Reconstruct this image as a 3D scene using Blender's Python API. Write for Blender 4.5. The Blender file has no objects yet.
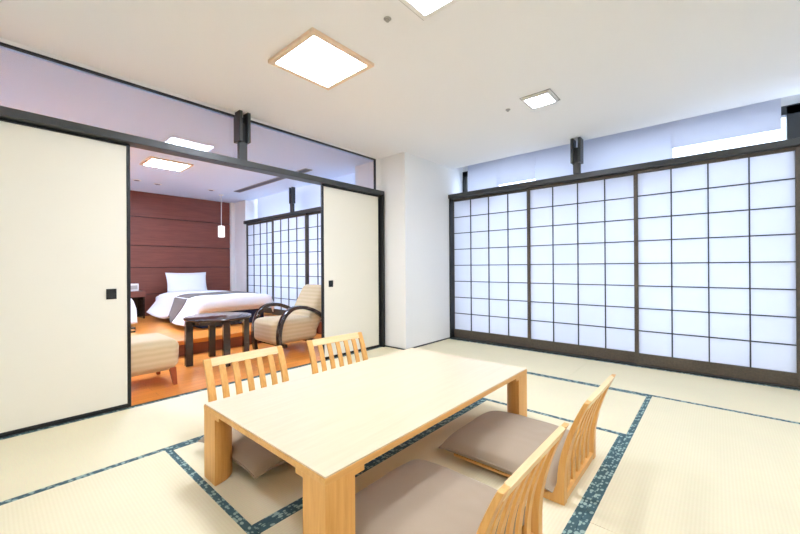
import bpy, bmesh, math, random
from mathutils import Vector, Matrix, noise
random.seed(7)
SC = bpy.context.scene
C = SC.collection
PI = math.pi

# ------------------------------------------------------------------ materials
def srgb(r, g, b):
    f = lambda c: (c/12.92 if c <= 0.04045 else ((c+0.055)/1.055)**2.4)
    return (f(r/255), f(g/255), f(b/255), 1)

def new_mat(name):
    m = bpy.data.materials.new(name); m.use_nodes = True
    nt = m.node_tree
    return m, nt, nt.nodes['Principled BSDF'], nt.nodes['Material Output']

def N(nt, t, **kw):
    n = nt.nodes.new(t)
    for k, v in kw.items():
        if k.startswith('i_'):
            n.inputs[k[2:].replace('_', ' ')].default_value = v
        else: setattr(n, k, v)
    return n

def plain(name, col, rough=0.5, metal=0, coat=0, bump=0, bscale=200, spec=0.5):
    m, nt, p, o = new_mat(name)
    p.inputs['Base Color'].default_value = col
    p.inputs['Roughness'].default_value = rough
    p.inputs['Metallic'].default_value = metal
    p.inputs['Coat Weight'].default_value = coat
    p.inputs['Specular IOR Level'].default_value = spec
    tc = N(nt, 'ShaderNodeTexCoord')
    nz = N(nt, 'ShaderNodeTexNoise', i_Scale=bscale, i_Detail=3.0)
    nt.links.new(tc.outputs['Object'], nz.inputs['Vector'])
    hs = N(nt, 'ShaderNodeMix', data_type='RGBA')
    hs.inputs[6].default_value = col
    hs.inputs[7].default_value = tuple(c*0.93 for c in col[:3]) + (1,)
    nt.links.new(nz.outputs['Fac'], hs.inputs[0]); nt.links.new(hs.outputs[2], p.inputs['Base Color'])
    if bump:
        b = N(nt, 'ShaderNodeBump', i_Strength=bump, i_Distance=0.002)
        nt.links.new(nz.outputs['Fac'], b.inputs['Height']); nt.links.new(b.outputs['Normal'], p.inputs['Normal'])
    return m

def wood(name, c1, c2, rough=0.4, axis='X', scale=6, stretch=12, coat=0.0, planks=None):
    m, nt, p, o = new_mat(name)
    tc = N(nt, 'ShaderNodeTexCoord'); mp = N(nt, 'ShaderNodeMapping')
    s = {'X': (1, stretch, stretch), 'Y': (stretch, 1, stretch), 'Z': (stretch, stretch, 1)}[axis]
    mp.inputs['Scale'].default_value = s
    nt.links.new(tc.outputs['Object'], mp.inputs['Vector'])
    nz = N(nt, 'ShaderNodeTexNoise', i_Scale=scale, i_Detail=5.0, i_Roughness=0.6, i_Distortion=0.6)
    nt.links.new(mp.outputs['Vector'], nz.inputs['Vector'])
    cr = N(nt, 'ShaderNodeValToRGB')
    cr.color_ramp.elements[0].position = 0.3; cr.color_ramp.elements[0].color = c1
    cr.color_ramp.elements[1].position = 0.72; cr.color_ramp.elements[1].color = c2
    nt.links.new(nz.outputs['Fac'], cr.inputs['Fac'])
    out = cr.outputs['Color']
    if planks:
        br = N(nt, 'ShaderNodeTexBrick', i_Scale=1.0)
        br.inputs['Brick Width'].default_value = planks[0]; br.inputs['Row Height'].default_value = planks[1]
        br.inputs['Mortar Size'].default_value = planks[2]; br.inputs['Bias'].default_value = 0
        br.inputs['Color1'].default_value = (1, 1, 1, 1); br.inputs['Color2'].default_value = (0.88, 0.86, 0.84, 1)
        br.inputs['Mortar'].default_value = planks[3]
        if len(planks) > 4:
            mv = N(nt, 'ShaderNodeMapping'); mv.inputs['Rotation'].default_value = planks[4]
            nt.links.new(tc.outputs['Object'], mv.inputs['Vector']); nt.links.new(mv.outputs['Vector'], br.inputs['Vector'])
        else: nt.links.new(tc.outputs['Object'], br.inputs['Vector'])
        mx = N(nt, 'ShaderNodeMix', data_type='RGBA', blend_type='MULTIPLY'); mx.inputs[0].default_value = 1
        nt.links.new(out, mx.inputs[6]); nt.links.new(br.outputs['Color'], mx.inputs[7]); out = mx.outputs[2]
    nt.links.new(out, p.inputs['Base Color'])
    p.inputs['Roughness'].default_value = rough; p.inputs['Coat Weight'].default_value = coat
    p.inputs['Coat Roughness'].default_value = 0.15
    return m

def fabric(name, col, col2=None, rough=0.95, scale=900, stripes=None, var=0.4):
    m, nt, p, o = new_mat(name)
    tc = N(nt, 'ShaderNodeTexCoord')
    nz = N(nt, 'ShaderNodeTexNoise', i_Scale=scale, i_Detail=2.0)
    nt.links.new(tc.outputs['Object'], nz.inputs['Vector'])
    mx = N(nt, 'ShaderNodeMix', data_type='RGBA')
    mx.inputs[6].default_value = col; mx.inputs[7].default_value = col2 or tuple(c*0.8 for c in col[:3]) + (1,)
    if stripes:
        w = N(nt, 'ShaderNodeTexWave', wave_type='BANDS', bands_direction=stripes[0], i_Scale=stripes[1], i_Distortion=1.2, i_Detail=2.0)
        w.inputs['Detail Scale'].default_value = 2
        nt.links.new(tc.outputs['Object'], w.inputs['Vector']); nt.links.new(w.outputs['Fac'], mx.inputs[0])
    else: nt.links.new(nz.outputs['Fac'], mx.inputs[0])
    nt.links.new(mx.outputs[2], p.inputs['Base Color'])
    b = N(nt, 'ShaderNodeBump', i_Strength=0.25, i_Distance=0.001)
    nt.links.new(nz.outputs['Fac'], b.inputs['Height']); nt.links.new(b.outputs['Normal'], p.inputs['Normal'])
    p.inputs['Roughness'].default_value = rough; p.inputs['Sheen Weight'].default_value = 0.15
    p.inputs['Specular IOR Level'].default_value = 0.15
    return m

def translucent(name, col, tcol, fac, fiber=60):
    m, nt, p, o = new_mat(name); nt.nodes.remove(p)
    tc = N(nt, 'ShaderNodeTexCoord')
    nz = N(nt, 'ShaderNodeTexNoise', i_Scale=fiber, i_Detail=6.0, i_Roughness=0.7)
    nt.links.new(tc.outputs['Object'], nz.inputs['Vector'])
    mx = N(nt, 'ShaderNodeMix', data_type='RGBA'); mx.inputs[6].default_value = tcol
    mx.inputs[7].default_value = tuple(c*0.95 for c in tcol[:3]) + (1,)
    nt.links.new(nz.outputs['Fac'], mx.inputs[0])
    d = N(nt, 'ShaderNodeBsdfDiffuse'); d.inputs['Color'].default_value = col
    t = N(nt, 'ShaderNodeBsdfTranslucent'); nt.links.new(mx.outputs[2], t.inputs['Color'])
    s = N(nt, 'ShaderNodeMixShader'); s.inputs[0].default_value = fac
    nt.links.new(d.outputs[0], s.inputs[1]); nt.links.new(t.outputs[0], s.inputs[2]); nt.links.new(s.outputs[0], o.inputs['Surface'])
    return m

def glass(name, tint, ior=1.5):
    m, nt, p, o = new_mat(name); nt.nodes.remove(p)
    lw = N(nt, 'ShaderNodeLayerWeight', i_Blend=0.5)
    pw = N(nt, 'ShaderNodeMath', operation='POWER'); pw.inputs[1].default_value = 5.0
    fr = N(nt, 'ShaderNodeMath', operation='MULTIPLY_ADD'); fr.inputs[1].default_value = 0.92; fr.inputs[2].default_value = 0.04
    nt.links.new(lw.outputs['Facing'], pw.inputs[0]); nt.links.new(pw.outputs[0], fr.inputs[0])
    t = N(nt, 'ShaderNodeBsdfTransparent'); t.inputs['Color'].default_value = tint
    g = N(nt, 'ShaderNodeBsdfGlossy', i_Roughness=0.0); g.inputs['Color'].default_value = (1, 1, 1, 1)
    s = N(nt, 'ShaderNodeMixShader')
    nt.links.new(fr.outputs[0], s.inputs[0]); nt.links.new(t.outputs[0], s.inputs[1]); nt.links.new(g.outputs[0], s.inputs[2])
    nt.links.new(s.outputs[0], o.inputs['Surface'])
    return m

def emit(name, col, strength):
    m, nt, p, o = new_mat(name)
    p.inputs['Base Color'].default_value = (0.8, 0.8, 0.8, 1)
    p.inputs['Emission Color'].default_value = col; p.inputs['Emission Strength'].default_value = strength
    return m

def tatami_mat():
    m, nt, p, o = new_mat('woven_rush')
    tc = N(nt, 'ShaderNodeTexCoord')
    w = N(nt, 'ShaderNodeTexWave', wave_type='BANDS', bands_direction='Y', wave_profile='SIN', i_Scale=24.0, i_Distortion=0.15, i_Detail=1.0)
    nt.links.new(tc.outputs['Object'], w.inputs['Vector'])
    mp = N(nt, 'ShaderNodeMapping'); mp.inputs['Scale'].default_value = (260, 18, 1)
    nt.links.new(tc.outputs['Object'], mp.inputs['Vector'])
    nz = N(nt, 'ShaderNodeTexNoise', i_Scale=1.0, i_Detail=2.0); nt.links.new(mp.outputs['Vector'], nz.inputs['Vector'])
    big = N(nt, 'ShaderNodeTexNoise', i_Scale=2.2, i_Detail=2.0); nt.links.new(tc.outputs['Object'], big.inputs['Vector'])
    a = N(nt, 'ShaderNodeMix', data_type='RGBA')
    a.inputs[6].default_value = srgb(235, 223, 186); a.inputs[7].default_value = srgb(238, 227, 192)
    nt.links.new(w.outputs['Fac'], a.inputs[0])
    b2 = N(nt, 'ShaderNodeMix', data_type='RGBA', blend_type='MULTIPLY'); b2.inputs[0].default_value = 0.10
    nt.links.new(a.outputs[2], b2.inputs[6]); nt.links.new(nz.outputs['Color'], b2.inputs[7])
    b3 = N(nt, 'ShaderNodeMix', data_type='RGBA', blend_type='MULTIPLY'); b3.inputs[0].default_value = 0.1
    nt.links.new(b2.outputs[2], b3.inputs[6]); nt.links.new(big.outputs['Fac'], b3.inputs[7])
    nt.links.new(b3.outputs[2], p.inputs['Base Color'])
    bp = N(nt, 'ShaderNodeBump', i_Strength=0.22, i_Distance=0.0012)
    nt.links.new(w.outputs['Fac'], bp.inputs['Height']); nt.links.new(bp.outputs['Normal'], p.inputs['Normal'])
    p.inputs['Roughness'].default_value = 0.75; p.inputs['Specular IOR Level'].default_value = 0.3
    return m

def heri_mat():
    m, nt, p, o = new_mat('patterned_border_cloth')
    tc = N(nt, 'ShaderNodeTexCoord'); mp = N(nt, 'ShaderNodeMapping'); mp.inputs['Scale'].default_value = (40, 62, 1)
    nt.links.new(tc.outputs['Object'], mp.inputs['Vector'])
    v = N(nt, 'ShaderNodeTexVoronoi', i_Scale=1.0, i_Randomness=0.45); nt.links.new(mp.outputs['Vector'], v.inputs['Vector'])
    w = N(nt, 'ShaderNodeTexWave', wave_type='BANDS', bands_direction='DIAGONAL', i_Scale=8.0, i_Distortion=6.0, i_Detail=1.0)
    nt.links.new(tc.outputs['Object'], w.inputs['Vector'])
    mth = N(nt, 'ShaderNodeMath', operation='ADD'); ml = N(nt, 'ShaderNodeMath', operation='MULTIPLY'); ml.inputs[1].default_value = 0.35
    nt.links.new(w.outputs['Fac'], ml.inputs[0]); nt.links.new(v.outputs['Distance'], mth.inputs[0]); nt.links.new(ml.outputs[0], mth.inputs[1])
    cr = N(nt, 'ShaderNodeValToRGB'); e = cr.color_ramp.elements
    e[0].position = 0.44; e[0].color = srgb(148, 172, 162); e[1].position = 0.54; e[1].color = srgb(56, 87, 92)
    nt.links.new(mth.outputs[0], cr.inputs['Fac']); nt.links.new(cr.outputs['Color'], p.inputs['Base Color'])
    p.inputs['Roughness'].default_value = 0.8
    return m

M = {}
M['plaster'] = plain('wall_plaster', srgb(244, 243, 240), 0.9, bump=0.1, bscale=400, spec=0.2)
M['ceiling'] = plain('ceiling_paint', srgb(243, 242, 241), 0.95, bump=0.05, bscale=500, spec=0.1)
M['daylight_tint_ceiling'] = plain('bedroom_ceiling_daylight_tint', srgb(222, 234, 252), 0.95, bump=0.05, bscale=500, spec=0.1)  # blue cast of the window daylight is painted into this ceiling colour
M['fusuma'] = plain('fusuma_paper', srgb(238, 232, 214), 0.9, bump=0.08, bscale=700, spec=0.15)
M['black'] = plain('black_lacquer', srgb(24, 25, 25), 0.35)
M['steel'] = plain('dark_painted_steel', srgb(57, 59, 57), 0.4, metal=0.0)
M['shoji_wood'] = wood('dark_stained_wood', srgb(72, 63, 52), srgb(92, 80, 66), 0.5, 'Y', 5, 10)
M['lattice'] = plain('lattice_wood', srgb(52, 52, 50), 0.5)
M['paper'] = translucent('shoji_paper', (0.80, 0.84, 0.92, 1), (0.765, 0.755, 0.775, 1), 0.55)
M['blind'] = translucent('blind_cloth', (0.72, 0.76, 0.86, 1), (0.80, 0.79, 0.81, 1), 0.55, 300)
M['glass'] = glass('window_glass', (0.95, 0.97, 0.98, 1))
M['tglass'] = glass('transom_glass', (0.90, 0.93, 0.99, 1))  # blue tint stands in for cool daylight on the ceiling beyond
M['tatami'] = tatami_mat()
M['heri'] = heri_mat()
M['subfloor'] = plain('subfloor', srgb(205, 190, 150), 0.9)
M['beech'] = wood('beech_wood', srgb(220, 158, 80), srgb(236, 182, 104), 0.38, 'Z', 4, 14)
M['beech_x'] = wood('beech_wood_along', srgb(220, 160, 84), srgb(234, 182, 108), 0.38, 'X', 4, 14)
M['beech_pale'] = wood('pale_beech', srgb(236, 200, 142), srgb(244, 214, 162), 0.4, 'X', 4, 14)
M['table_top'] = wood('table_top_veneer', srgb(219, 196, 160), srgb(226, 205, 171), 0.3, 'X', 3, 16, coat=0.25)
M['cushion'] = fabric('taupe_cloth', srgb(176, 158, 136), srgb(160, 142, 120), scale=1200)
M['floor_wood'] = wood('orange_floorboards', srgb(238, 142, 58), srgb(250, 168, 78), 0.28, 'X', 3, 14, coat=0.2,
                       planks=(0.9, 0.09, 0.0015, (0.6, 0.5, 0.4, 1)))
M['riser'] = wood('brown_riser_wood', srgb(120, 62, 42), srgb(142, 78, 52), 0.35, 'X', 3, 14)
M['panel'] = wood('reddish_wall_panel', srgb(116, 62, 48), srgb(136, 76, 60), 0.4, 'X', 2.5, 14)
M['groove'] = plain('panel_groove', srgb(58, 32, 28), 0.6)
M['white_cloth'] = fabric('white_linen', srgb(240, 240, 242), srgb(230, 230, 234), scale=700)
M['throw'] = fabric('grey_brown_throw', srgb(110, 99, 92), srgb(88, 79, 74), scale=500)
M['lining'] = fabric('cream_lining', srgb(226, 205, 178), scale=500)
M['navy'] = fabric('dark_navy_cloth', srgb(34, 38, 62), scale=500)
M['espresso'] = wood('espresso_wood', srgb(44, 32, 28), srgb(58, 43, 37), 0.16, 'X', 4, 10, coat=0.3)
M['chair_fabric'] = fabric('beige_striped_fabric', srgb(208, 187, 150), srgb(199, 177, 139), stripes=('Z', 7.0))
M['red_leg'] = wood('reddish_leg_wood', srgb(140, 64, 34), srgb(158, 78, 44), 0.4, 'Z', 4, 10)
M['white_plastic'] = plain('white_plastic', srgb(236, 234, 230), 0.5)
M['grey_metal'] = plain('grey_metal', srgb(172, 169, 163), 0.4, metal=0.3)
M['vent'] = plain('vent_slot', srgb(120, 116, 128), 0.6)
M['light_frame'] = wood('pale_wood_light_frame', srgb(232, 204, 172), srgb(242, 216, 186), 0.5, 'X', 4, 10)
M['light_a'] = emit('ceiling_diffuser', (0.92, 1.0, 1.18, 1), 31.5)
M['light_s'] = emit('downlight_diffuser', (0.90, 0.99, 1.19, 1), 55.0)
M['light_b'] = emit('bedroom_diffuser', (0.71, 0.87, 1.18, 1), 76.0)
M['pendant'] = emit('pendant_shade', (1.0, 0.97, 0.95, 1), 0.5)

# ------------------------------------------------------------------ mesh helpers
class MB:
    def __init__(s): s.bm = bmesh.new()
    def box(s, x0, x1, y0, y1, z0, z1, bev=0, seg=2, mtx=None):
        r = bmesh.ops.create_cube(s.bm, size=1)
        vs = r['verts']
        for v in vs:
            v.co = Vector(((x0+x1)/2 + v.co.x*(x1-x0), (y0+y1)/2 + v.co.y*(y1-y0), (z0+z1)/2 + v.co.z*(z1-z0)))
        if mtx is not None:
            for v in vs: v.co = mtx @ v.co
        if bev:
            es = list({e for v in vs for e in v.link_edges})
            bmesh.ops.bevel(s.bm, geom=es, offset=bev, segments=seg, affect='EDGES', profile=0.5)
        return s
    def prism(s, pts, axis, a, b, bev=0):
        """polygon pts (u,v) extruded along axis from a to b. axis X: (y,z); Y: (x,z); Z: (x,y)"""
        def mk(u, v, t): return {'X': (t, u, v), 'Y': (u, t, v), 'Z': (u, v, t)}[axis]
        A = [s.bm.verts.new(mk(u, v, a)) for u, v in pts]; B = [s.bm.verts.new(mk(u, v, b)) for u, v in pts]
        n = len(pts); fs = []
        fs.append(s.bm.faces.new(A)); fs.append(s.bm.faces.new(B[::-1]))
        for i in range(n):
            j = (i+1) % n; fs.append(s.bm.faces.new((A[i], B[i], B[j], A[j])))
        bmesh.ops.recalc_face_normals(s.bm, faces=fs)
        if bev:
            es = [e for f in fs[:2] for e in f.edges]
            bmesh.ops.bevel(s.bm, geom=es, offset=bev, segments=2, affect='EDGES', profile=0.5)
        return s
    def strip(s, center, half_t, axis, a, b, bev=0):
        """curved bar: centre line (u,v), thickness 2*half_t (number or list), extruded along axis"""
        n = len(center); L = []; R = []
        for i, (u, v) in enumerate(center):
            p = center[max(i-1, 0)]; q = center[min(i+1, n-1)]
            du, dv = q[0]-p[0], q[1]-p[1]; l = math.hypot(du, dv) or 1
            h = half_t[i] if isinstance(half_t, (list, tuple)) else half_t
            L.append((u - dv/l*h, v + du/l*h)); R.append((u + dv/l*h, v - du/l*h))
        return s.prism(L + R[::-1], axis, a, b, bev)
    def cyl(s, c, r, z0, z1, n=24, r2=None):
        r2 = r if r2 is None else r2
        A = [s.bm.verts.new((c[0]+r*math.cos(2*PI*i/n), c[1]+r*math.sin(2*PI*i/n), z0)) for i in range(n)]
        B = [s.bm.verts.new((c[0]+r2*math.cos(2*PI*i/n), c[1]+r2*math.sin(2*PI*i/n), z1)) for i in range(n)]
        fs = [s.bm.faces.new(A[::-1]), s.bm.faces.new(B)]
        for i in range(n): j = (i+1) % n; fs.append(s.bm.faces.new((A[i], A[j], B[j], B[i])))
        bmesh.ops.recalc_face_normals(s.bm, faces=fs)
        return s
    def lathe(s, c, prof, n=32):
        rings = [[s.bm.verts.new((c[0]+r*math.cos(2*PI*i/n), c[1]+r*math.sin(2*PI*i/n), z)) for i in range(n)] for r, z in prof]
        fs = [s.bm.faces.new(rings[0][::-1]), s.bm.faces.new(rings[-1])]
        for a, b in zip(rings, rings[1:]):
            for i in range(n): j = (i+1) % n; fs.append(s.bm.faces.new((a[i], a[j], b[j], b[i])))
        bmesh.ops.recalc_face_normals(s.bm, faces=fs)
        return s
    def grid(s, nx, ny, fn):
        V = [[s.bm.verts.new(fn(i/(nx-1), j/(ny-1))) for j in range(ny)] for i in range(nx)]
        for i in range(nx-1):
            for j in range(ny-1): s.bm.faces.new((V[i][j], V[i+1][j], V[i+1][j+1], V[i][j+1]))
        return V
    def build(s, name, mat, parent=None, smooth=False, loc=None):
        me = bpy.data.meshes.new(name); s.bm.to_mesh(me); s.bm.free()
        me.materials.append(mat)
        o = bpy.data.objects.new(name, me); C.objects.link(o)
        if parent is not None: o.parent = parent
        if loc is not None: o.location = loc
        if smooth:
            for p in me.polygons: p.use_smooth = True
            try: me.set_sharp_from_angle(angle=math.radians(40))
            except Exception: pass
        return o

def thing(name, label, cat, loc=(0, 0, 0), rz=0, group=None):
    o = bpy.data.objects.new(name, None); C.objects.link(o)
    o.empty_display_size = 0.1
    o.location = loc; o.rotation_euler = (0, 0, rz)
    tag(o, label, cat, group); return o
def tag(o, label, cat, group=None):
    o['label'] = label; o['category'] = cat
    if group: o['group'] = group
    return o
def struct(o):
    o['kind'] = 'structure'; return o
def dup(root, loc, rz, label, group=None):
    r = root.copy(); C.objects.link(r); r.location = loc; r.rotation_euler = (0, 0, rz); r['label'] = label
    if group: r['group'] = group
    for ch in list(root.children):
        c = ch.copy(); C.objects.link(c); c.parent = r
        for g in list(ch.children):
            d = g.copy(); C.objects.link(d); d.parent = c
    return r
def box(name, mat, *a, bev=0, parent=None): return MB().box(*a, bev=bev).build(name, mat, parent)

# ------------------------------------------------------------------ key dimensions (metres; tatami surface z=0)
ZC = 2.40            # tatami room ceiling
ZB = 2.35            # bedroom ceiling
YF = 3.21            # face of the sliding door wall
XS = 4.305           # face of the shoji wall
ZP = 0.18            # raised bedroom floor
YB = 7.54            # panelled bedroom wall
XW, YW = -1.25, -2.0 # walls behind the camera
XBS = 3.35           # bedroom shoji face

# ------------------------------------------------------------------ setting: tatami room
struct(box('floor', M['subfloor'], XW, 4.78, YW, YF+0.04, -0.12, -0.03))
struct(box('ceiling', M['ceiling'], XW-0.1, 4.385, YW-0.1, YF+0.055, ZC, ZC+0.1))
b = MB(); b.box(4.385, 4.90, YW-0.1, 3.62, 2.62, 2.72); b.box(4.385, 4.42, YW-0.1, 3.62, ZC+0.1, 2.62)
struct(b.build('ceiling', M['ceiling']))                        # recess over the window
struct(box('wall_back', M['plaster'], XW-0.1, 4.78, YW-0.1, YW, -0.12, ZC))
struct(box('wall_left', M['plaster'], XW-0.1, XW, YW, 7.64, -0.12, ZC))
b = MB(); b.box(3.335, 4.42, 2.83, YF+0.055, -0.12, ZC); b.box(4.42, 4.78, 2.83, YF+0.055, -0.12, 2.62)
struct(b.build('wall_corner', M['plaster']))
struct(box('wall_pier', M['plaster'], 3.24, 4.78, YF+0.06, 3.62, -0.12, 2.62))
b = MB(); b.box(4.28, 4.42, YW, -1.62, -0.12, ZC); b.box(4.42, 4.78, YW, -1.62, -0.12, 2.62)
struct(b.build('wall_right', M['plaster']))
struct(box('trim_1', M['plaster'], XW, 3.335, YF+0.03, YF+0.055, 2.374, ZC))            # strip of wall over the glass
struct(box('baseboard_left', M['steel'], 3.329, 3.335, 2.824, YF-0.01, 0, 0.016))
struct(box('baseboard_corner', M['steel'], 3.335, 4.285, 2.824, 2.83, 0, 0.016))

# head rail and glass frame of the sliding door wall
struct(box('trim_2', M['steel'], XW, 3.296, YF-0.06, YF+0.065, 1.909, 1.964, bev=0.004))
struct(box('trim_3', M['black'], XW, 3.252, YF+0.028, YF+0.055, 2.362, 2.374))
struct(box('trim_4', M['black'], 3.236, 3.252, YF+0.028, YF+0.055, 1.964, 2.362))
struct(box('wall_transom', M['plaster'], 3.252, 3.335, YF+0.03, YF+0.055, 1.964, 2.374))
struct(box('trim_5', M['black'], 3.285, 3.312, YF-0.06, YF+0.055, 0.0, 1.964, bev=0.003))
struct(box('trim_6', M['black'], XW, 3.296, YF-0.003, YF+0.012, -0.03, 0.002))
struct(box('trim_13', M['floor_wood'], XW, 3.296, YF+0.012, YF+0.07, -0.03, 0.002))
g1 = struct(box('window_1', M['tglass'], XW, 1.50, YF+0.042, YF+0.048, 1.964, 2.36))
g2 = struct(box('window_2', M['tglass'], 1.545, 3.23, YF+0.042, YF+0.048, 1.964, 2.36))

# steel hanging brackets
def bracket(label, loc, rz, zr, zt, group='steel hanger brackets', d=0.058):
    """stem from the rail top zr, two plates up to zt; local x along the wall, local -y to the room"""
    t = thing('hanger_bracket', label, 'bracket', (loc[0], loc[1], zr), rz, group)
    h = zt - zr
    for s in (-1, 1):
        x = s*0.037
        box('side_plate', M['steel'], x-0.015, x+0.015, -d, d, h-0.27, h-0.002, bev=0.003, parent=t)
    box('stem', M['steel'], -0.036, 0.036, -0.022, 0.022, 0.001, h-0.262, bev=0.003, parent=t)
    box('core_plate', M['black'], -0.0215, 0.0215, -0.022, 0.022, h-0.262, h-0.10, bev=0.002, parent=t)
    return t
bracket('dark steel bracket hanging between glass panes above the sliding doors', (1.523, YF+0.0), 0, 1.964, ZC)
bracket('dark steel bracket standing on the long shoji head rail below the ceiling edge', (4.275, 1.147), -PI/2, 2.018, ZC)

# ------------------------------------------------------------------ sliding doors
def fusuma(label, x0, x1, y0, pull, group='cream sliding doors', tab=False):
    t = thing('sliding_door', label, 'sliding door', ((x0+x1)/2, y0, 0.004), 0, group)
    w = (x1-x0)/2; H = 1.903
    f = MB()
    f.box(-w, -w+0.022, 0, 0.028, 0, H, 0.002); f.box(w-0.022, w, 0, 0.028, 0, H, 0.002)
    f.box(-w+0.02, w-0.02, 0, 0.028, 0, 0.025, 0.002); f.box(-w+0.02, w-0.02, 0, 0.028, H-0.016, H, 0.002)
    f.build('frame', M['black'], t)
    pp = box('paper_panel', M['fusuma'], -w+0.015, w-0.015, 0.004, 0.024, 0.022, H-0.012, parent=t)
    px = pull - (x0+x1)/2
    m = MB()
    a, b2 = 0.029, 0.036
    m.box(px-a, px-a+0.009, -0.0015, 0.006, 0.822-b2, 0.822+b2, 0.001); m.box(px+a-0.009, px+a, -0.0015, 0.006, 0.822-b2, 0.822+b2, 0.001)
    m.box(px-a, px+a, -0.0015, 0.006, 0.822-b2, 0.822-b2+0.009, 0.001); m.box(px-a, px+a, -0.0015, 0.006, 0.822+b2-0.009, 0.822+b2, 0.001)
    m.box(px-a+0.008, px+a-0.008, 0.002, 0.006, 0.822-b2+0.008, 0.822+b2-0.008)
    m.build('finger_pull', M['black'], pp)
    if tab:
        box('edge_tab', M['black'], w, w+0.03, 0.016, 0.026, 0.557, 0.569, parent=t)
        box('edge_tab', M['black'], w, w+0.03, 0.016, 0.026, 0.530, 0.542, parent=t)
    return t
fusuma('cream sliding door with black frame on the left of the bedroom opening', -0.206, 0.693, YF, 0.581, tab=True)
fusuma('cream sliding door with black frame between the bedroom opening and the white pier', 2.397, 3.283, YF, 2.51)
fusuma('cream sliding door left of the one with the square pull, beyond the photo edge', -1.11, -0.208, YF, -0.9)

# ------------------------------------------------------------------ shoji screens
def shoji(label, loc, rz, W, H, rows, kick, group, sw=0.035):
    """local x along the wall, local -y to the room, base at z=0"""
    t = thing('shoji_screen', label, 'shoji screen', loc, rz, group)
    w = W/2
    f = MB()
    f.box(-w, -w+sw, 0, 0.03, 0, H, 0.002); f.box(w-sw, w, 0, 0.03, 0, H, 0.002)
    f.box(-w+sw-0.001, w-sw+0.001, 0.002, 0.028, H-0.03, H, 0.002)
    f.build('frame', M['shoji_wood'], t)
    box('kick_rail', M['shoji_wood'], -w+sw-0.001, w-sw+0.001, 0.002, 0.028, 0, kick, bev=0.002, parent=t)
    l = MB()
    for i in range(1, 4):
        x = -w+sw + i*(W-2*sw)/4; l.box(x-0.005, x+0.005, 0.006, 0.02, kick, H-0.03)
    for i in range(1, rows):
        z = kick + i*(H-0.03-kick)/rows; l.box(-w+sw, w-sw, 0.007, 0.019, z-0.005, z+0.005)
    l.build('lattice', M['lattice'], t)
    box('paper', M['paper'], -w+sw-0.002, w-sw+0.002, 0.0215, 0.0225, kick-0.002, H-0.028, parent=t)
    return t
Wp = 1.146
spots = [(2.2685, XS+0.064, 'shoji screen nearest the white corner wall, leftmost on the long window wall'),
         (1.164, XS+0.032, 'middle shoji screen under the steel bracket, second from the white corner'),
         (0.054, XS, 'wide looking shoji screen, third from the white corner on the long window wall'),
         (-1.052, XS+0.032, 'shoji screen cut by the right edge of the photo')]
for y, x, lab in spots:
    shoji(lab, (x, y, 0.013), -PI/2, Wp, 1.945, 8, 0.112, 'shoji screens of the tatami room')
struct(box('trim_7', M['steel'], 4.27, 4.405, -1.62, 2.83, 1.960, 2.018, bev=0.004))        # head rail
struct(box('trim_8', M['steel'], 4.29, 4.405, -1.62, 2.83, -0.03, 0.012))                    # sill track
struct(box('trim_9', M['black'], 4.29, 4.385, 2.838-0.03, 2.838-0.009, 0.012, 1.960))           # jamb

# window behind the shoji
b = MB()
for y in (2.80, 1.15, -0.52):
    b.box(4.66, 4.74, y-0.045, y+0.045, 0, 2.40)
b.box(4.66, 4.74, -1.62, 2.83, 2.33, 2.41); b.box(4.66, 4.74, -1.62, 2.83, -0.03, 0.06)
struct(box('wall_lintel', M['plaster'], 4.68, 4.78, -1.62, 2.83, 2.41, 2.62))
wf = struct(b.build('window_3', M['steel']))
b = MB()
for y0, y1 in ((1.195, 2.755), (-0.475, 1.105), (-1.62, -0.565)): b.box(4.695, 4.703, y0, y1, 0.06, 2.33)
o = b.build('glass_pane', M['glass'], wf)
def blind(label, y0, y1, z, dx=0.0):
    t = thing('roller_blind', label, 'blind', (4.5+dx, (y0+y1)/2, z), 0, 'roller blinds over the shoji')
    h = (y1-y0)/2
    box('cloth', M['blind'], -0.001, 0.001, -h, h, 0.012, 2.57-z, parent=t)
    box('hem_bar', M['blind'], -0.004, 0.004, -h, h, 0, 0.013, bev=0.001, parent=t)
    m = MB(); m.cyl((0, 0), 0.02, -h, h, 16)
    r = m.build('roller', M['white_plastic'], t, True); r.rotation_euler = (PI/2, 0, 0); r.location = (0.0, 0, 2.585-z)
blind('white roller blind over the left end of the leftmost shoji screen, by the corner wall', 2.19, 2.665, 1.86, 0.03)
blind('white roller blind with a narrow bright gap below, over the leftmost shoji screen', 1.69, 2.20, 2.095)
blind('white roller blind pulled lowest, behind the steel bracket over the shoji', 0.322, 1.70, 1.85, 0.03)
blind('white roller blind with a bright gap below it, at the upper right', -0.425, 0.333, 2.17)

# ------------------------------------------------------------------ setting: bedroom
struct(box('floor', M['floor_wood'], XW, 3.40, YF+0.07, 4.62, -0.12, 0.0))
b = MB(); b.box(XW, 3.55, 4.60, YB, 0.13, ZP, 0.004)
struct(b.build('floor', M['floor_wood']))
struct(box('trim_10', M['riser'], XW, 3.40, 4.62, 4.66, 0.0, 0.13))
struct(box('ceiling', M['daylight_tint_ceiling'], XW, 3.46, YF+0.055, YB+0.1, ZB, ZB+0.1))
b = MB(); b.box(3.46, 3.90, 3.62, YB, 2.60, 2.70); b.box(3.46, 3.49, 3.62, YB, ZB+0.1, 2.60)
struct(b.build('ceiling', M['ceiling']))
pb = struct(box('wall_far', M['groove'], XW, 3.31, YB, YB+0.08, -0.12, ZB))
b = MB()
zl = [ZP, 0.56, 1.03, 1.41, 1.91, ZB]
for z0, z1 in zip(zl, zl[1:]): b.box(XW, 3.298, YB-0.02, YB, z0+0.006, z1-0.006, 0.003)
pnl = b.build('wall_panelling', M['panel'], pb)
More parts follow.
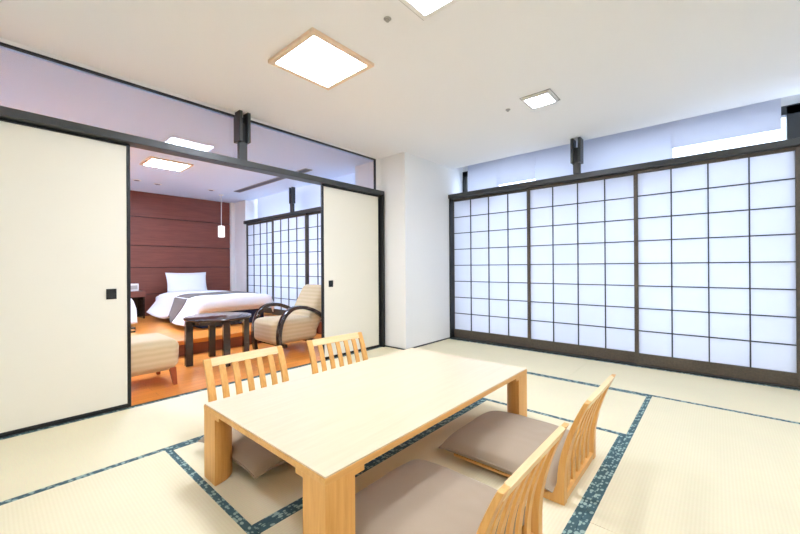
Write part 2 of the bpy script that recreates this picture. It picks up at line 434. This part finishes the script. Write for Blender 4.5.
b = MB(); b.box(3.30, 3.95, 7.45, YB+0.08, 0.0, 2.60); b.box(3.37, 3.95, 6.99, 7.45, 0.0, 2.60)
struct(b.build('wall_column', M['plaster']))
yy = [6.98-0.5265-k*1.018 for k in range(4)]
blab = ['bedroom shoji screen beside the white column, behind the bed',
        'bedroom shoji screen seen behind the armchair, second from the white column',
        'bedroom shoji screen third from the white column, cut by the sliding door',
        ]
struct(box('trim_11', M['steel'], XBS-0.02, XBS+0.08, 3.62, 6.99, 1.862+0.01, 1.932, bev=0.003))
struct(box('trim_12', M['riser'], XBS-0.02, XBS+0.2, 3.62, 4.60, 0.0, 0.18))
for k in range(3):
    shoji(blab[k], (XBS+(0.032 if k % 2 == 0 else 0), yy[k], ZP+0.002), -PI/2, 1.053, 1.69, 8, 0.10, 'bedroom shoji screens')
struct(box('wall_bedside', M['plaster'], XBS, XBS+0.08, 3.62, yy[2]-0.53, 0.18, 1.87))
b = MB()
for y in (6.9, 5.25, 3.7): b.box(3.74, 3.80, y-0.04, y+0.04, 0.18, 2.3)
b.box(3.74, 3.80, 3.62, 6.99, 2.28, 2.34); b.box(3.74, 3.80, 3.62, 6.99, -0.1, 0.2)
w4 = struct(b.build('window_4', M['steel']))
box('glass_pane', M['glass'], 3.767, 3.773, 3.66, 6.95, 0.2, 2.28, parent=w4)
t = thing('roller_blind', 'pale roller blind above the bedroom shoji screens', 'blind', (3.6, 5.3, 1.98))
box('cloth', M['blind'], -0.001, 0.001, -1.64, 1.64, 0.012, 0.58, parent=t)
box('hem_bar', M['blind'], -0.004, 0.004, -1.64, 1.64, 0, 0.013, parent=t)
bracket('dark bracket over the bedroom shoji screens, seen through the opening', (XBS+0.02, 5.33), -PI/2, 1.932, ZB, d=0.03)

# ------------------------------------------------------------------ tatami mats
def mat(label, x0, x1, y0, y1, along):
    L, W = (x1-x0, y1-y0) if along == 'X' else (y1-y0, x1-x0)
    t = thing('tatami_mat', label, 'tatami mat', ((x0+x1)/2, (y0+y1)/2, -0.03), 0 if along == 'X' else PI/2, 'tatami mats')
    l, w, hw = L/2-0.0008, W/2-0.0008, 0.032
    box('rush_surface', M['tatami'], -l, l, -w+hw, w-hw, 0.0, 0.030, parent=t)
    for s in (-1, 1):
        a, b_ = sorted((s*w, s*(w-hw))); box('cloth_border', M['heri'], -l, l, a, b_, 0.0, 0.0305, parent=t)
    return t
A, B_, C_ = 0.678, 2.47, 3.362
mat('tatami mat along the foot of the left sliding door, in front of the ottoman', -1.15, 1.56, 2.295, YF-0.004, 'X')
mat('tatami mat along the bedroom threshold behind the slatted chairs', 1.56, 3.328, 2.295, YF-0.004, 'X')
mat('tatami mat beneath the far half of the low table', A, B_, 1.335, 2.295, 'X')
mat('tatami mat beneath the near edge of the low table and the near chairs', A, B_, 0.41, 1.335, 'X')
mat('tatami mat in the lower left corner, left of the table', -0.25, A, 0.41, 2.295, 'Y')
mat('tatami mat past the right end of the table, towards the shoji', B_, C_, 0.41, 2.295, 'Y')
mat('large empty tatami mat in the lower right corner behind the near chairs', 1.55, C_, -0.51, 0.41, 'X')
mat('tatami mat at the foot of the left and middle shoji screens', C_, 4.285, 1.02, 2.822, 'Y')
mat('tatami mat at the foot of the third shoji screen, at the right edge', C_, 4.285, -0.79, 1.02, 'Y')
mat('tatami mat behind the nearest chair, at the bottom of the photo', -0.25, 1.55, -0.51, 0.41, 'X')
mat('tatami mat in the right corner of the floor, cut by the photo edge', 1.55, C_, -1.43, -0.51, 'X')
mat('tatami mat by the last shoji screen, beyond the right edge of the photo', C_, 4.285, -1.615, -0.79, 'Y')

# ------------------------------------------------------------------ low table
TX0, TX1, TY0, TY1, TZ = 0.688, 2.27, 0.914, 1.862, 0.352
t = thing('low_table', 'long low pale wooden dining table with thick corner legs, in the middle of the mats', 'table', ((TX0+TX1)/2, (TY0+TY1)/2, 0))
hx, hy = (TX1-TX0)/2, (TY1-TY0)/2
box('table_top', M['table_top'], -hx+0.002, hx-0.002, -hy+0.002, hy-0.002, TZ-0.006, TZ, bev=0.002, parent=t)
box('edge_band', M['beech_x'], -hx, hx, -hy, hy, TZ-0.028, TZ-0.0055, bev=0.0015, parent=t)
for sx in (-1, 1):
    for sy in (-1, 1):
        R = 0.122; cx, cy = sx*(hx-0.001), sy*(hy-0.001)
        pts = [(cx, cy)] + [(cx - sx*R*math.cos(a), cy - sy*R*math.sin(a)) for a in [i*PI/2/14 for i in range(15)]]
        m = MB(); m.prism(pts, 'Z', 0.0008, TZ-0.046)
        m.box(*sorted((cx, cx-sx*0.165)), *sorted((cy, cy-sy*0.165)), TZ-0.046, TZ-0.0275)
        m.build('leg', M['beech'], t)

# ------------------------------------------------------------------ legless floor chairs
def back_y(z):      # rear profile: local +y points to the table
    if z < 0.10: return 0.020 - 0.02*z
    u = (z-0.10)/0.345
    return 0.018 - 0.10*u**1.7
def make_chair():
    t = thing('floor_chair', '', 'floor chair', (0, 0, 0), 0, 'slatted floor chairs')
    HW = 0.262
    zs = [i*0.449/18 for i in range(19)]
    for s in (-1, 1):
        th = lambda z: 0.0165 - 0.0075*z/0.45
        rear = [(back_y(z)-th(z), z) for z in zs]
        front = [(back_y(z)+th(z), z) for z in zs if z > 0.105][::-1]
        fil = [(back_y(0.10)+th(0.1) + 0.075*(1-math.cos(a)), 0.10-0.078*math.sin(a)) for a in [i*PI/2/8 for i in range(9)]]
        poly = rear + front + fil + [(0.17, 0.021), (0.18, 0.012), (0.18, 0.0)]
        x0, x1 = sorted((s*HW, s*(HW-0.042)))
        m = MB(); m.prism(poly, 'X', x0, x1, 0.003); m.build('side_frame', M['beech'], t)
    cl = [(back_y(z), z) for z in (0.404, 0.416, 0.428, 0.440, 0.449)]
    m = MB(); m.strip(cl, 0.0092, 'X', -HW+0.041, HW-0.041, 0.002); m.build('top_rail', M['beech_pale'], t)
    box('bottom_rail', M['beech_x'], -HW+0.0415, HW-0.0415, 0.004, 0.034, 0.004, 0.034, bev=0.003, parent=t)
    for k in range(5):
        x = -HW+0.021 + (k+1)*(2*HW-0.042)/6
        zz = [0.03 + i*(0.406-0.03)/12 for i in range(13)]
        m = MB(); m.strip([(back_y(z)+0.001, z) for z in zz], 0.0052, 'X', x-0.019, x+0.019, 0.0015)
        m.build('slat', M['beech'], t)
    box('seat_board', M['beech_x'], -HW+0.006, HW-0.006, 0.075, 0.55, 0.0235, 0.036, bev=0.002, parent=t)
    box('front_rail', M['beech_x'], -HW+0.05, HW-0.05, 0.49, 0.52, 0.0, 0.0235, parent=t)
    return t

def make_cushion():
    t = thing('floor_cushion', '', 'cushion', (0, 0, 0), 0, 'taupe floor cushions')
    S, n = 0.288, 41
    def half(top):
        m = MB()
        def fn(u, v):
            x, y = (u*2-1), (v*2-1)
            e = (max(0, 1-abs(x)**3)*max(0, 1-abs(y)**3))**0.36
            pin = 1 - 0.035*(1-abs(x)**2)*(abs(y)**6) ; pin2 = 1 - 0.035*(1-abs(y)**2)*(abs(x)**6)
            w = noise.noise(Vector((x*2.3, y*2.3, 3.1)))*0.006 + noise.noise(Vector((x*6, y*6, 8.1)))*0.0025
            z = 0.034 - 0.016*(x*x*y*y)**2 + (0.066*e + w*e if top else -0.034*min(1, e*1.4))
            return (x*S*pin2, y*S*pin, z)
        m.grid(n, n, fn)
        return m
    m = half(True); b2 = half(False)
    me = bpy.data.meshes.new('tmp'); b2.bm.to_mesh(me); b2.bm.free(); m.bm.from_mesh(me); bpy.data.meshes.remove(me)
    bmesh.ops.remove_doubles(m.bm, verts=m.bm.verts, dist=0.0003)
    for v in m.bm.verts: v.co.z = max(v.co.z, 0.0003)
    bmesh.ops.recalc_face_normals(m.bm, faces=m.bm.faces)
    cover = m.build('cover', M['cushion'], t, True)
    m = MB()      # seam cord around the edge
    P = []
    for k in range(160):
        a = k/160*4; q = int(a); f = (a-q)*2-1
        x, y = [(f, -1), (1, f), (-f, 1), (-1, -f)][q]
        pin = 1 - 0.035*(1-abs(x)**2)*(abs(y)**6); pin2 = 1 - 0.035*(1-abs(y)**2)*(abs(x)**6)
        P.append(Vector((x*S*pin2, y*S*pin, 0.034 - 0.016*(x*x*y*y)**2)))
    r = 0.0035; rings = []
    for k, p in enumerate(P):
        d = (P[(k+1) % 160] - P[k-1]).normalized(); nrm = Vector((d.y, -d.x, 0))
        rings.append([m.bm.verts.new(p + nrm*r*math.cos(a) + Vector((0, 0, r*math.sin(a)))) for a in [i*PI/3 for i in range(6)]])
    for k in range(160):
        A_, B2 = rings[k], rings[(k+1) % 160]
        for i in range(6): m.bm.faces.new((A_[i], A_[(i+1) % 6], B2[(i+1) % 6], B2[i]))
    bmesh.ops.recalc_face_normals(m.bm, faces=m.bm.faces)
    m.build('piping', M['cushion'], cover, True)
    return t
ch0, cu0 = make_chair(), make_cushion()
seats = [(1.085, 0.484, 0, 'slatted wooden floor chair nearest the camera, at the bottom of the photo',
          'taupe floor cushion on the nearest chair, cut by the bottom of the photo'),
         (1.846, 0.480, 0, 'slatted wooden floor chair at the right near side of the table, beside the border stripe',
          'taupe floor cushion beside the right table leg, fully in view'),
         (1.122, 2.252, PI, 'slatted wooden floor chair behind the left of the table, below the round table',
          'taupe floor cushion seen under the table beside its left leg'),
         (1.850, 2.235, PI-0.07, 'slatted wooden floor chair behind the table in front of the right sliding door',
          'taupe floor cushion on the chair by the right sliding door')]
for i, (x, y, rz, l1, l2) in enumerate(seats):
    if i == 0: ch0.location = (x, y, 0.0006); ch0.rotation_euler = (0, 0, rz); ch0['label'] = l1
    else: dup(ch0, (x, y, 0.0006), rz, l1)
    off = Vector((math.sin(-rz)*0.332, math.cos(rz)*0.332))
    p = (x+off.x, y+off.y, 0.0372)
    if i == 2: p = (p[0]-0.055, p[1]-0.05, p[2]); rz += 0.05
    if i == 0: cu0.location = p; cu0.rotation_euler = (0, 0, rz); cu0['label'] = l2
    else: dup(cu0, p, rz, l2)

# ------------------------------------------------------------------ ceiling fittings
def panel_light(label, x0, x1, y0, y1, z, lm, fw=0.035, fm='light_frame', group=None):
    t = thing('ceiling_light', label, 'ceiling light', ((x0+x1)/2, (y0+y1)/2, z), 0, group)
    a, b2 = (x1-x0)/2, (y1-y0)/2
    f = MB()
    for q in ((-a, -a+fw, -b2, b2), (a-fw, a, -b2, b2), (-a+fw, a-fw, -b2, -b2+fw), (-a+fw, a-fw, b2-fw, b2)): f.box(*q, -0.022, 0.0, 0.002)
    fr_ = f.build('frame', M[fm], t)
    if lm == 'light_s':
        f = MB(); g = 0.016
        for q in ((-a-g, -a-g+0.005, -b2-g, b2+g), (a+g-0.005, a+g, -b2-g, b2+g), (-a-g, a+g, -b2-g, -b2-g+0.005), (-a-g, a+g, b2+g-0.005, b2+g)): f.box(*q, -0.006, 0.0)
        f.build('outer_trim', M['grey_metal'], fr_)
    box('diffuser', M[lm], -a+fw, a-fw, -b2+fw, b2-fw, -0.014, -0.004, parent=t)
    return t
panel_light('large square ceiling light with pale wooden frame over the table', 1.25, 1.755, 1.757, 2.262, ZC, 'light_a')
panel_light('small square downlight at the top edge of the photo', 1.38, 1.616, 0.99, 1.223, ZC, 'light_s', 0.03, 'white_plastic', 'small square downlights')
panel_light('small square downlight in the ceiling nearest the shoji', 2.935, 3.155, 0.992, 1.208, ZC, 'light_s', 0.016, 'white_plastic', 'small square downlights')
panel_light('rectangular bedroom ceiling light seen through the opening', 1.29, 1.77, 5.08, 5.53, ZB, 'light_b')
for lab, x, y in (('added unseen fill downlight, on the left', -0.05, 1.1), ('added unseen fill downlight, in the middle', 1.5, -0.45),
                  ('added unseen fill downlight, by the window wall', 3.05, -0.95), ('added unseen fill downlight, in the corner', -0.05, -0.9)):
    panel_light(lab, x-0.118, x+0.118, y-0.118, y+0.118, ZC, 'light_s', 0.02, 'white_plastic', 'small square downlights')  # these out-of-view downlights are added to fill the room with even light
panel_light('added bedroom fill light, unseen behind the left sliding door', -0.5, -0.02, 5.08, 5.53, ZB, 'light_b')  # added out of view to brighten the bedroom
def sprinkler(label, x, y, z, r=0.022):
    t = thing('ceiling_sprinkler', label, 'sprinkler', (x, y, z), 0, 'ceiling sprinklers')
    m = MB(); m.lathe((0, 0), [(r*0.9, 0), (r, -0.003), (r*0.75, -0.008)]); m.build('escutcheon', M['grey_metal'], t, True)
    m = MB(); m.lathe((0, 0), [(r*0.35, -0.008), (r*0.4, -0.013), (r*0.5, -0.015), (r*0.45, -0.017)]); m.build('nozzle', M['grey_metal'], t, True)
sprinkler('small round sprinkler head between the large light and the top downlight', 1.489, 1.384, ZC)
sprinkler('small round sprinkler head left of the downlight near the shoji', 3.06, 1.389, ZC)
def spot(label, x, y):
    t = thing('recessed_spotlight', label, 'spotlight', (x, y, ZB), 0, 'bedroom spotlights')
    m = MB(); m.lathe((0, 0), [(0.055, 0), (0.056, -0.004), (0.045, -0.006)]); m.build('ring', M['white_plastic'], t, True)
    m = MB(); m.lathe((0, 0), [(0.036, -0.0062), (0.03, -0.009)]); m.build('lens', M['vent'], t, True)
spot('recessed spotlight in the bedroom ceiling, left one by the panelled wall', 1.51, 6.61)
spot('recessed spotlight in the bedroom ceiling, middle one by the panelled wall', 1.80, 6.68)
spot('recessed spotlight in the bedroom ceiling above the pendant lamp', 2.55, 6.53)
t = thing('ceiling_vent', 'long narrow grey air vent in the bedroom ceiling', 'vent', (2.90, 5.25, ZB))
f = MB()
for q in ((-0.055, -0.045, -1.08, 1.08), (0.045, 0.055, -1.08, 1.08), (-0.045, 0.045, -1.08, -1.07), (-0.045, 0.045, 1.07, 1.08)): f.box(*q, -0.01, 0)
f.build('frame', M['grey_metal'], t)
f = MB(); f.box(-0.045, 0.045, -1.07, 1.07, -0.003, 0)
f.build('backing', M['vent'], t)
f = MB()
for k in range(3): x = -0.026+k*0.026; f.box(x-0.003, x+0.003, -1.07, 1.07, -0.009, -0.003)
f.build('slats', M['vent'], t)
t = thing('pendant_lamp', 'white cylindrical pendant lamp hanging by the panelled wall', 'pendant lamp', (2.83, 6.80, ZB))
m = MB(); m.lathe((0, 0), [(0.04, 0), (0.04, -0.015), (0.01, -0.02)]); m.build('ceiling_cup', M['white_plastic'], t, True)
m = MB(); m.cyl((0, 0), 0.006, -0.57, -0.02, 8); m.build('cord', M['white_plastic'], t)
m = MB(); m.lathe((0, 0), [(0.048, -0.775), (0.056, -0.77), (0.056, -0.575), (0.025, -0.567)]); m.build('lamp_shade', M['pendant'], t, True)

# ------------------------------------------------------------------ round side table
t = thing('round_table', 'dark round side table on square legs in front of the bed step', 'table', (1.655, 4.06, 0), -0.14)
m = MB(); m.lathe((0, 0), [(0.312, 0.462), (0.328, 0.468), (0.332, 0.480), (0.328, 0.488), (0.320, 0.491)], 48); m.build('table_top', M['espresso'], t, True)
m = MB(); m.lathe((0, 0), [(0.255, 0.425), (0.26, 0.425), (0.26, 0.462), (0.255, 0.462)], 48); m.build('apron', M['espresso'], t, True)
for k in range(4):
    a = PI/2*k; mt = Matrix.Rotation(a, 4, 'Z')
    MB().box(0.255, 0.313, -0.033, 0.033, 0, 0.463, 0.004, mtx=mt).build('leg', M['espresso'], t)

# ------------------------------------------------------------------ armchair (faces -x)
def pillow_box(x0, x1, y0, y1, z0, z1, r, mtx=None, seg=5):
    return MB().box(x0, x1, y0, y1, z0, z1, r, seg, mtx)
t = thing('armchair', 'beige striped armchair with dark bent wooden arms, beside the right sliding door', 'armchair', (2.46, 4.01, 0))
def arm(y):
    pts = [(-0.265, 0.0), (-0.285, 0.12), (-0.29, 0.25), (-0.265, 0.37), (-0.21, 0.465), (-0.12, 0.525), (0.0, 0.535), (0.12, 0.505), (0.25, 0.44), (0.36, 0.355), (0.45, 0.23), (0.49, 0.11), (0.51, 0.0)]
    # smooth with Catmull-Rom
    out = []
    for i in range(len(pts)-1):
        p = [Vector(pts[max(0, min(len(pts)-1, j))]) for j in (i-1, i, i+1, i+2)]
        for k in range(4):
            s = k/4
            out.append(0.5*((2*p[1]) + (p[2]-p[0])*s + (2*p[0]-5*p[1]+4*p[2]-p[3])*s*s + (3*p[1]-p[0]-3*p[2]+p[3])*s**3))
    out.append(Vector(pts[-1]))
    m = MB(); m.strip([(p.x, p.y) for p in out], 0.021, 'Y', y-0.033, y+0.033, 0.006)
    return m
for s in (-1, 1): arm(s*0.295).build('arm', M['espresso'], t, True)
pillow_box(-0.33, 0.28, -0.255, 0.255, 0.12, 0.40, 0.07).build('seat', M['chair_fabric'], t, True)
mt = Matrix.Translation((0.11, 0, 0.30)) @ Matrix.Rotation(math.radians(29), 4, 'Y')
pillow_box(0.0, 0.19, -0.262, 0.262, -0.05, 0.585, 0.085, mt).build('backrest', M['chair_fabric'], t, True)
for x in (-0.2, 0.2): box('cross_rail', M['espresso'], x-0.02, x+0.02, -0.29, 0.29, 0.085, 0.125, parent=t)

# ------------------------------------------------------------------ ottoman
t = thing('ottoman', 'beige striped ottoman half hidden by the left sliding door', 'ottoman', (0.835, 3.77, 0))
m = MB(); m.box(-0.28, 0.28, -0.27, 0.27, 0.125, 0.40, 0.075, 5)
for v in m.bm.verts:
    k = max(0, (0.25-v.co.z)/0.125); v.co.x *= 1-0.07*k*k; v.co.y *= 1-0.07*k*k
    if v.co.z > 0.3: v.co.z += 0.012*(1-(v.co.x/0.28)**2)*(1-(v.co.y/0.27)**2)
m.build('upholstered_body', M['chair_fabric'], t, True)
for sx in (-1, 1):
    for sy in (-1, 1):
        m = MB(); m.box(-0.024, 0.024, -0.024, 0.024, 0, 0.15, 0.003)
        for v in m.bm.verts:
            k = 0.6+0.4*v.co.z/0.15; v.co.x = v.co.x*k + sx*(0.225+0.016*(1-v.co.z/0.15)); v.co.y = v.co.y*k + sy*(0.215+0.016*(1-v.co.z/0.15))
        m.build('leg', M['red_leg'], t)

# ------------------------------------------------------------------ beds
def cloth_obj(name, mat, parent, nx, ny, fn, th=0.02, label=None):
    m = MB(); m.grid(nx, ny, fn)
    bmesh.ops.recalc_face_normals(m.bm, faces=m.bm.faces)
    o = m.build(name, mat, parent, True)
    for p in o.data.polygons: p.use_smooth = True
    md = o.modifiers.new('t', 'SOLIDIFY'); md.thickness = th; md.offset = 0
    if label: o['label'] = label
    return o
def make_bed(t, w, l, left_flare=0.16, with_throw=True):
    """local: x across (centre 0), y from foot 0 to head l, z from the raised floor"""
    box('valance_base', M['navy'], -w+0.03, w-0.03, 0.04, l, 0.0, 0.20, bev=0.01, parent=t)
    pillow_box(-w+0.01, w-0.01, 0.02, l, 0.20, 0.36, 0.04).build('mattress', M['white_cloth'], t, True)
    def prof(u, y, extra=0.0, hemf=0.20):
        """u in 0..1 across from left hem over the top to right hem"""
        drop = 0.26; Wt = 2*w; tot = drop*2+Wt; s = u*tot
        nz = noise.noise(Vector((u*5, y*3.0, 1.7)))
        if s < drop:
            k = 1-s/drop; return (-w - 0.03 - left_flare*k**1.3*(0.8+0.35*math.sin(y*5.2)) - extra, 0.40 - 0.005 - k*(0.30+0.03*math.sin(y*7)))
        if s > drop+Wt:
            k = (s-drop-Wt)/drop; return (w + 0.03 + 0.07*k*(0.8+0.3*math.sin(y*6)) + extra, 0.395 - k*0.15)
        k = (s-drop)/Wt; x = -w + k*Wt
        return (x, 0.395 + 0.03*(1-(2*k-1)**4) + 0.012*nz + extra)
    def duvet(u, v):
        y = -0.05 + v*(l-0.37)
        x, z = prof(u, y)
        if v < 0.12:                       # rolls over the foot
            k = 1 - v/0.12
            z -= 0.16*k**1.6 * (1 if z > 0.3 else 0.2); y = -0.02 - 0.05*math.sin(k*PI/2) + 0.02*v
        return (x, y, max(z, 0.03))
    cloth_obj('duvet', M['white_cloth'], t, 60, 44, duvet, 0.03)
    if with_throw:
        def th(u, v):
            y = 0.26 + v*0.5 + 0.30*max(0, 0.35-u)
            x, z = prof(u, y, 0.022)
            return (x, y, max(z, 0.04))
        cloth_obj('bed_throw', M['throw'], t, 60, 14, th, 0.006, 'grey brown throw across the foot of the bed')
t = thing('bed', 'white single bed with grey brown throw and upright pillow, against the panelled wall', 'bed', (2.39, 5.27, ZP))
make_bed(t, 0.49, 2.0)
def pillow(label, loc, rot):
    t = thing('pillow', label, 'pillow', loc); t.rotation_euler = rot
    W, H, n = 0.34, 0.203, 29
    m = MB()
    for sgn in (1, -1):
        def fn(u, v, sgn=sgn):
            x, y = u*2-1, v*2-1
            e = (max(0, 1-x**4)*max(0, 1-y**4))**0.5
            px = 1-0.06*(1-y*y)*abs(x)**3; py = 1-0.07*(1-x*x)*abs(y)**3
            return (x*W*px, -sgn*0.07*e*(1+0.15*noise.noise(Vector((x*2, y*2, sgn)))), H + y*H*py)
        m.grid(n, n, fn)
    bmesh.ops.remove_doubles(m.bm, verts=m.bm.verts, dist=0.0005)
    bmesh.ops.recalc_face_normals(m.bm, faces=m.bm.faces)
    m.build('pillow_case', M['white_cloth'], t, True)
    return t
pillow('plump white pillow standing upright at the head of the bed', (2.41, 7.20, ZP+0.363), (math.radians(-14), 0, 0))
t = thing('bed', 'white draped bed of which one corner shows past the left sliding door', 'bed', (1.29, 6.58, ZP), PI/2)
make_bed(t, 0.47, 2.0, 0.08, False)

# nightstand and the white box on it
t = thing('nightstand', 'dark brown nightstand between bed and left sliding door', 'nightstand', (1.57, 7.33, ZP))
for q in ((-0.17, -0.145), (0.145, 0.17)): box('side_panel', M['espresso'], *q, -0.16, 0.17, 0, 0.36, bev=0.002, parent=t)
box('top', M['panel'], -0.18, 0.18, -0.18, 0.18, 0.36, 0.455, bev=0.003, parent=t)
box('back_panel', M['espresso'], -0.145, 0.145, 0.15, 0.165, 0.0, 0.36, parent=t)
t = thing('bedside_box', 'small white box standing on the dark nightstand', 'box', (1.60, 7.27, ZP+0.456))
cs = pillow_box(-0.075, 0.075, -0.03, 0.03, 0, 0.125, 0.01).build('casing', M['white_plastic'], t, True)
box('front_plate', M['grey_metal'], -0.055, 0.055, -0.0325, -0.03, 0.03, 0.095, parent=cs)

# ------------------------------------------------------------------ light: overcast daylight outside
w = bpy.data.worlds.new('daylight'); SC.world = w; w.use_nodes = True
nt = w.node_tree; bg = nt.nodes['Background']
tc = N(nt, 'ShaderNodeTexCoord'); sp = N(nt, 'ShaderNodeSeparateXYZ'); nt.links.new(tc.outputs['Generated'], sp.inputs[0])
cr = N(nt, 'ShaderNodeValToRGB'); e = cr.color_ramp.elements
e[0].position = 0.42; e[0].color = (0.60, 0.73, 1.0, 1); e[1].position = 0.58; e[1].color = (0.75, 0.87, 1.06, 1)
mr = N(nt, 'ShaderNodeMapRange'); mr.inputs['From Min'].default_value = -1
nt.links.new(sp.outputs['Z'], mr.inputs['Value']); nt.links.new(mr.outputs[0], cr.inputs['Fac']); nt.links.new(cr.outputs['Color'], bg.inputs['Color'])
bg.inputs['Strength'].default_value = 2.9
def portal(loc, sx, sy, rot):
    l = bpy.data.lights.new('window_portal', 'AREA'); l.shape = 'RECTANGLE'; l.size = sx; l.size_y = sy; l.cycles.is_portal = True
    o = bpy.data.objects.new('window_portal', l); C.objects.link(o); o.location = loc; o.rotation_euler = rot
portal((4.77, 0.6, 1.2), 2.5, 4.5, (0, PI/2, 0))
portal((3.83, 5.3, 1.25), 2.3, 3.4, (0, PI/2, 0))

# ------------------------------------------------------------------ camera
cam = bpy.data.cameras.new('camera'); co = bpy.data.objects.new('camera', cam); C.objects.link(co)
cam.sensor_width = 36; cam.lens = 361.986*36/800; cam.clip_start = 0.02
yaw, pit, rol = 0.7185, 0.0015, -0.0062
F = Vector((math.cos(yaw)*math.cos(pit), math.sin(yaw)*math.cos(pit), math.sin(pit)))
R = Vector((math.sin(yaw), -math.cos(yaw), 0)); U = R.cross(F)
R2 = R*math.cos(rol)+U*math.sin(rol); U2 = -R*math.sin(rol)+U*math.cos(rol)
mw = Matrix(((R2.x, U2.x, -F.x, 0), (R2.y, U2.y, -F.y, 0), (R2.z, U2.z, -F.z, 1.0), (0, 0, 0, 1)))
co.matrix_world = mw
SC.camera = co
SC.view_settings.view_transform = 'Standard'; SC.view_settings.look = 'None'
SC.view_settings.exposure = 0.85; SC.view_settings.gamma = 1.0; SC.view_settings.use_curve_mapping = False
SC.cycles.use_denoising = True
SC.cycles.max_bounces = 10; SC.cycles.diffuse_bounces = 6; SC.cycles.transparent_max_bounces = 16; SC.cycles.transmission_bounces = 8
SC.cycles.sample_clamp_indirect = 8
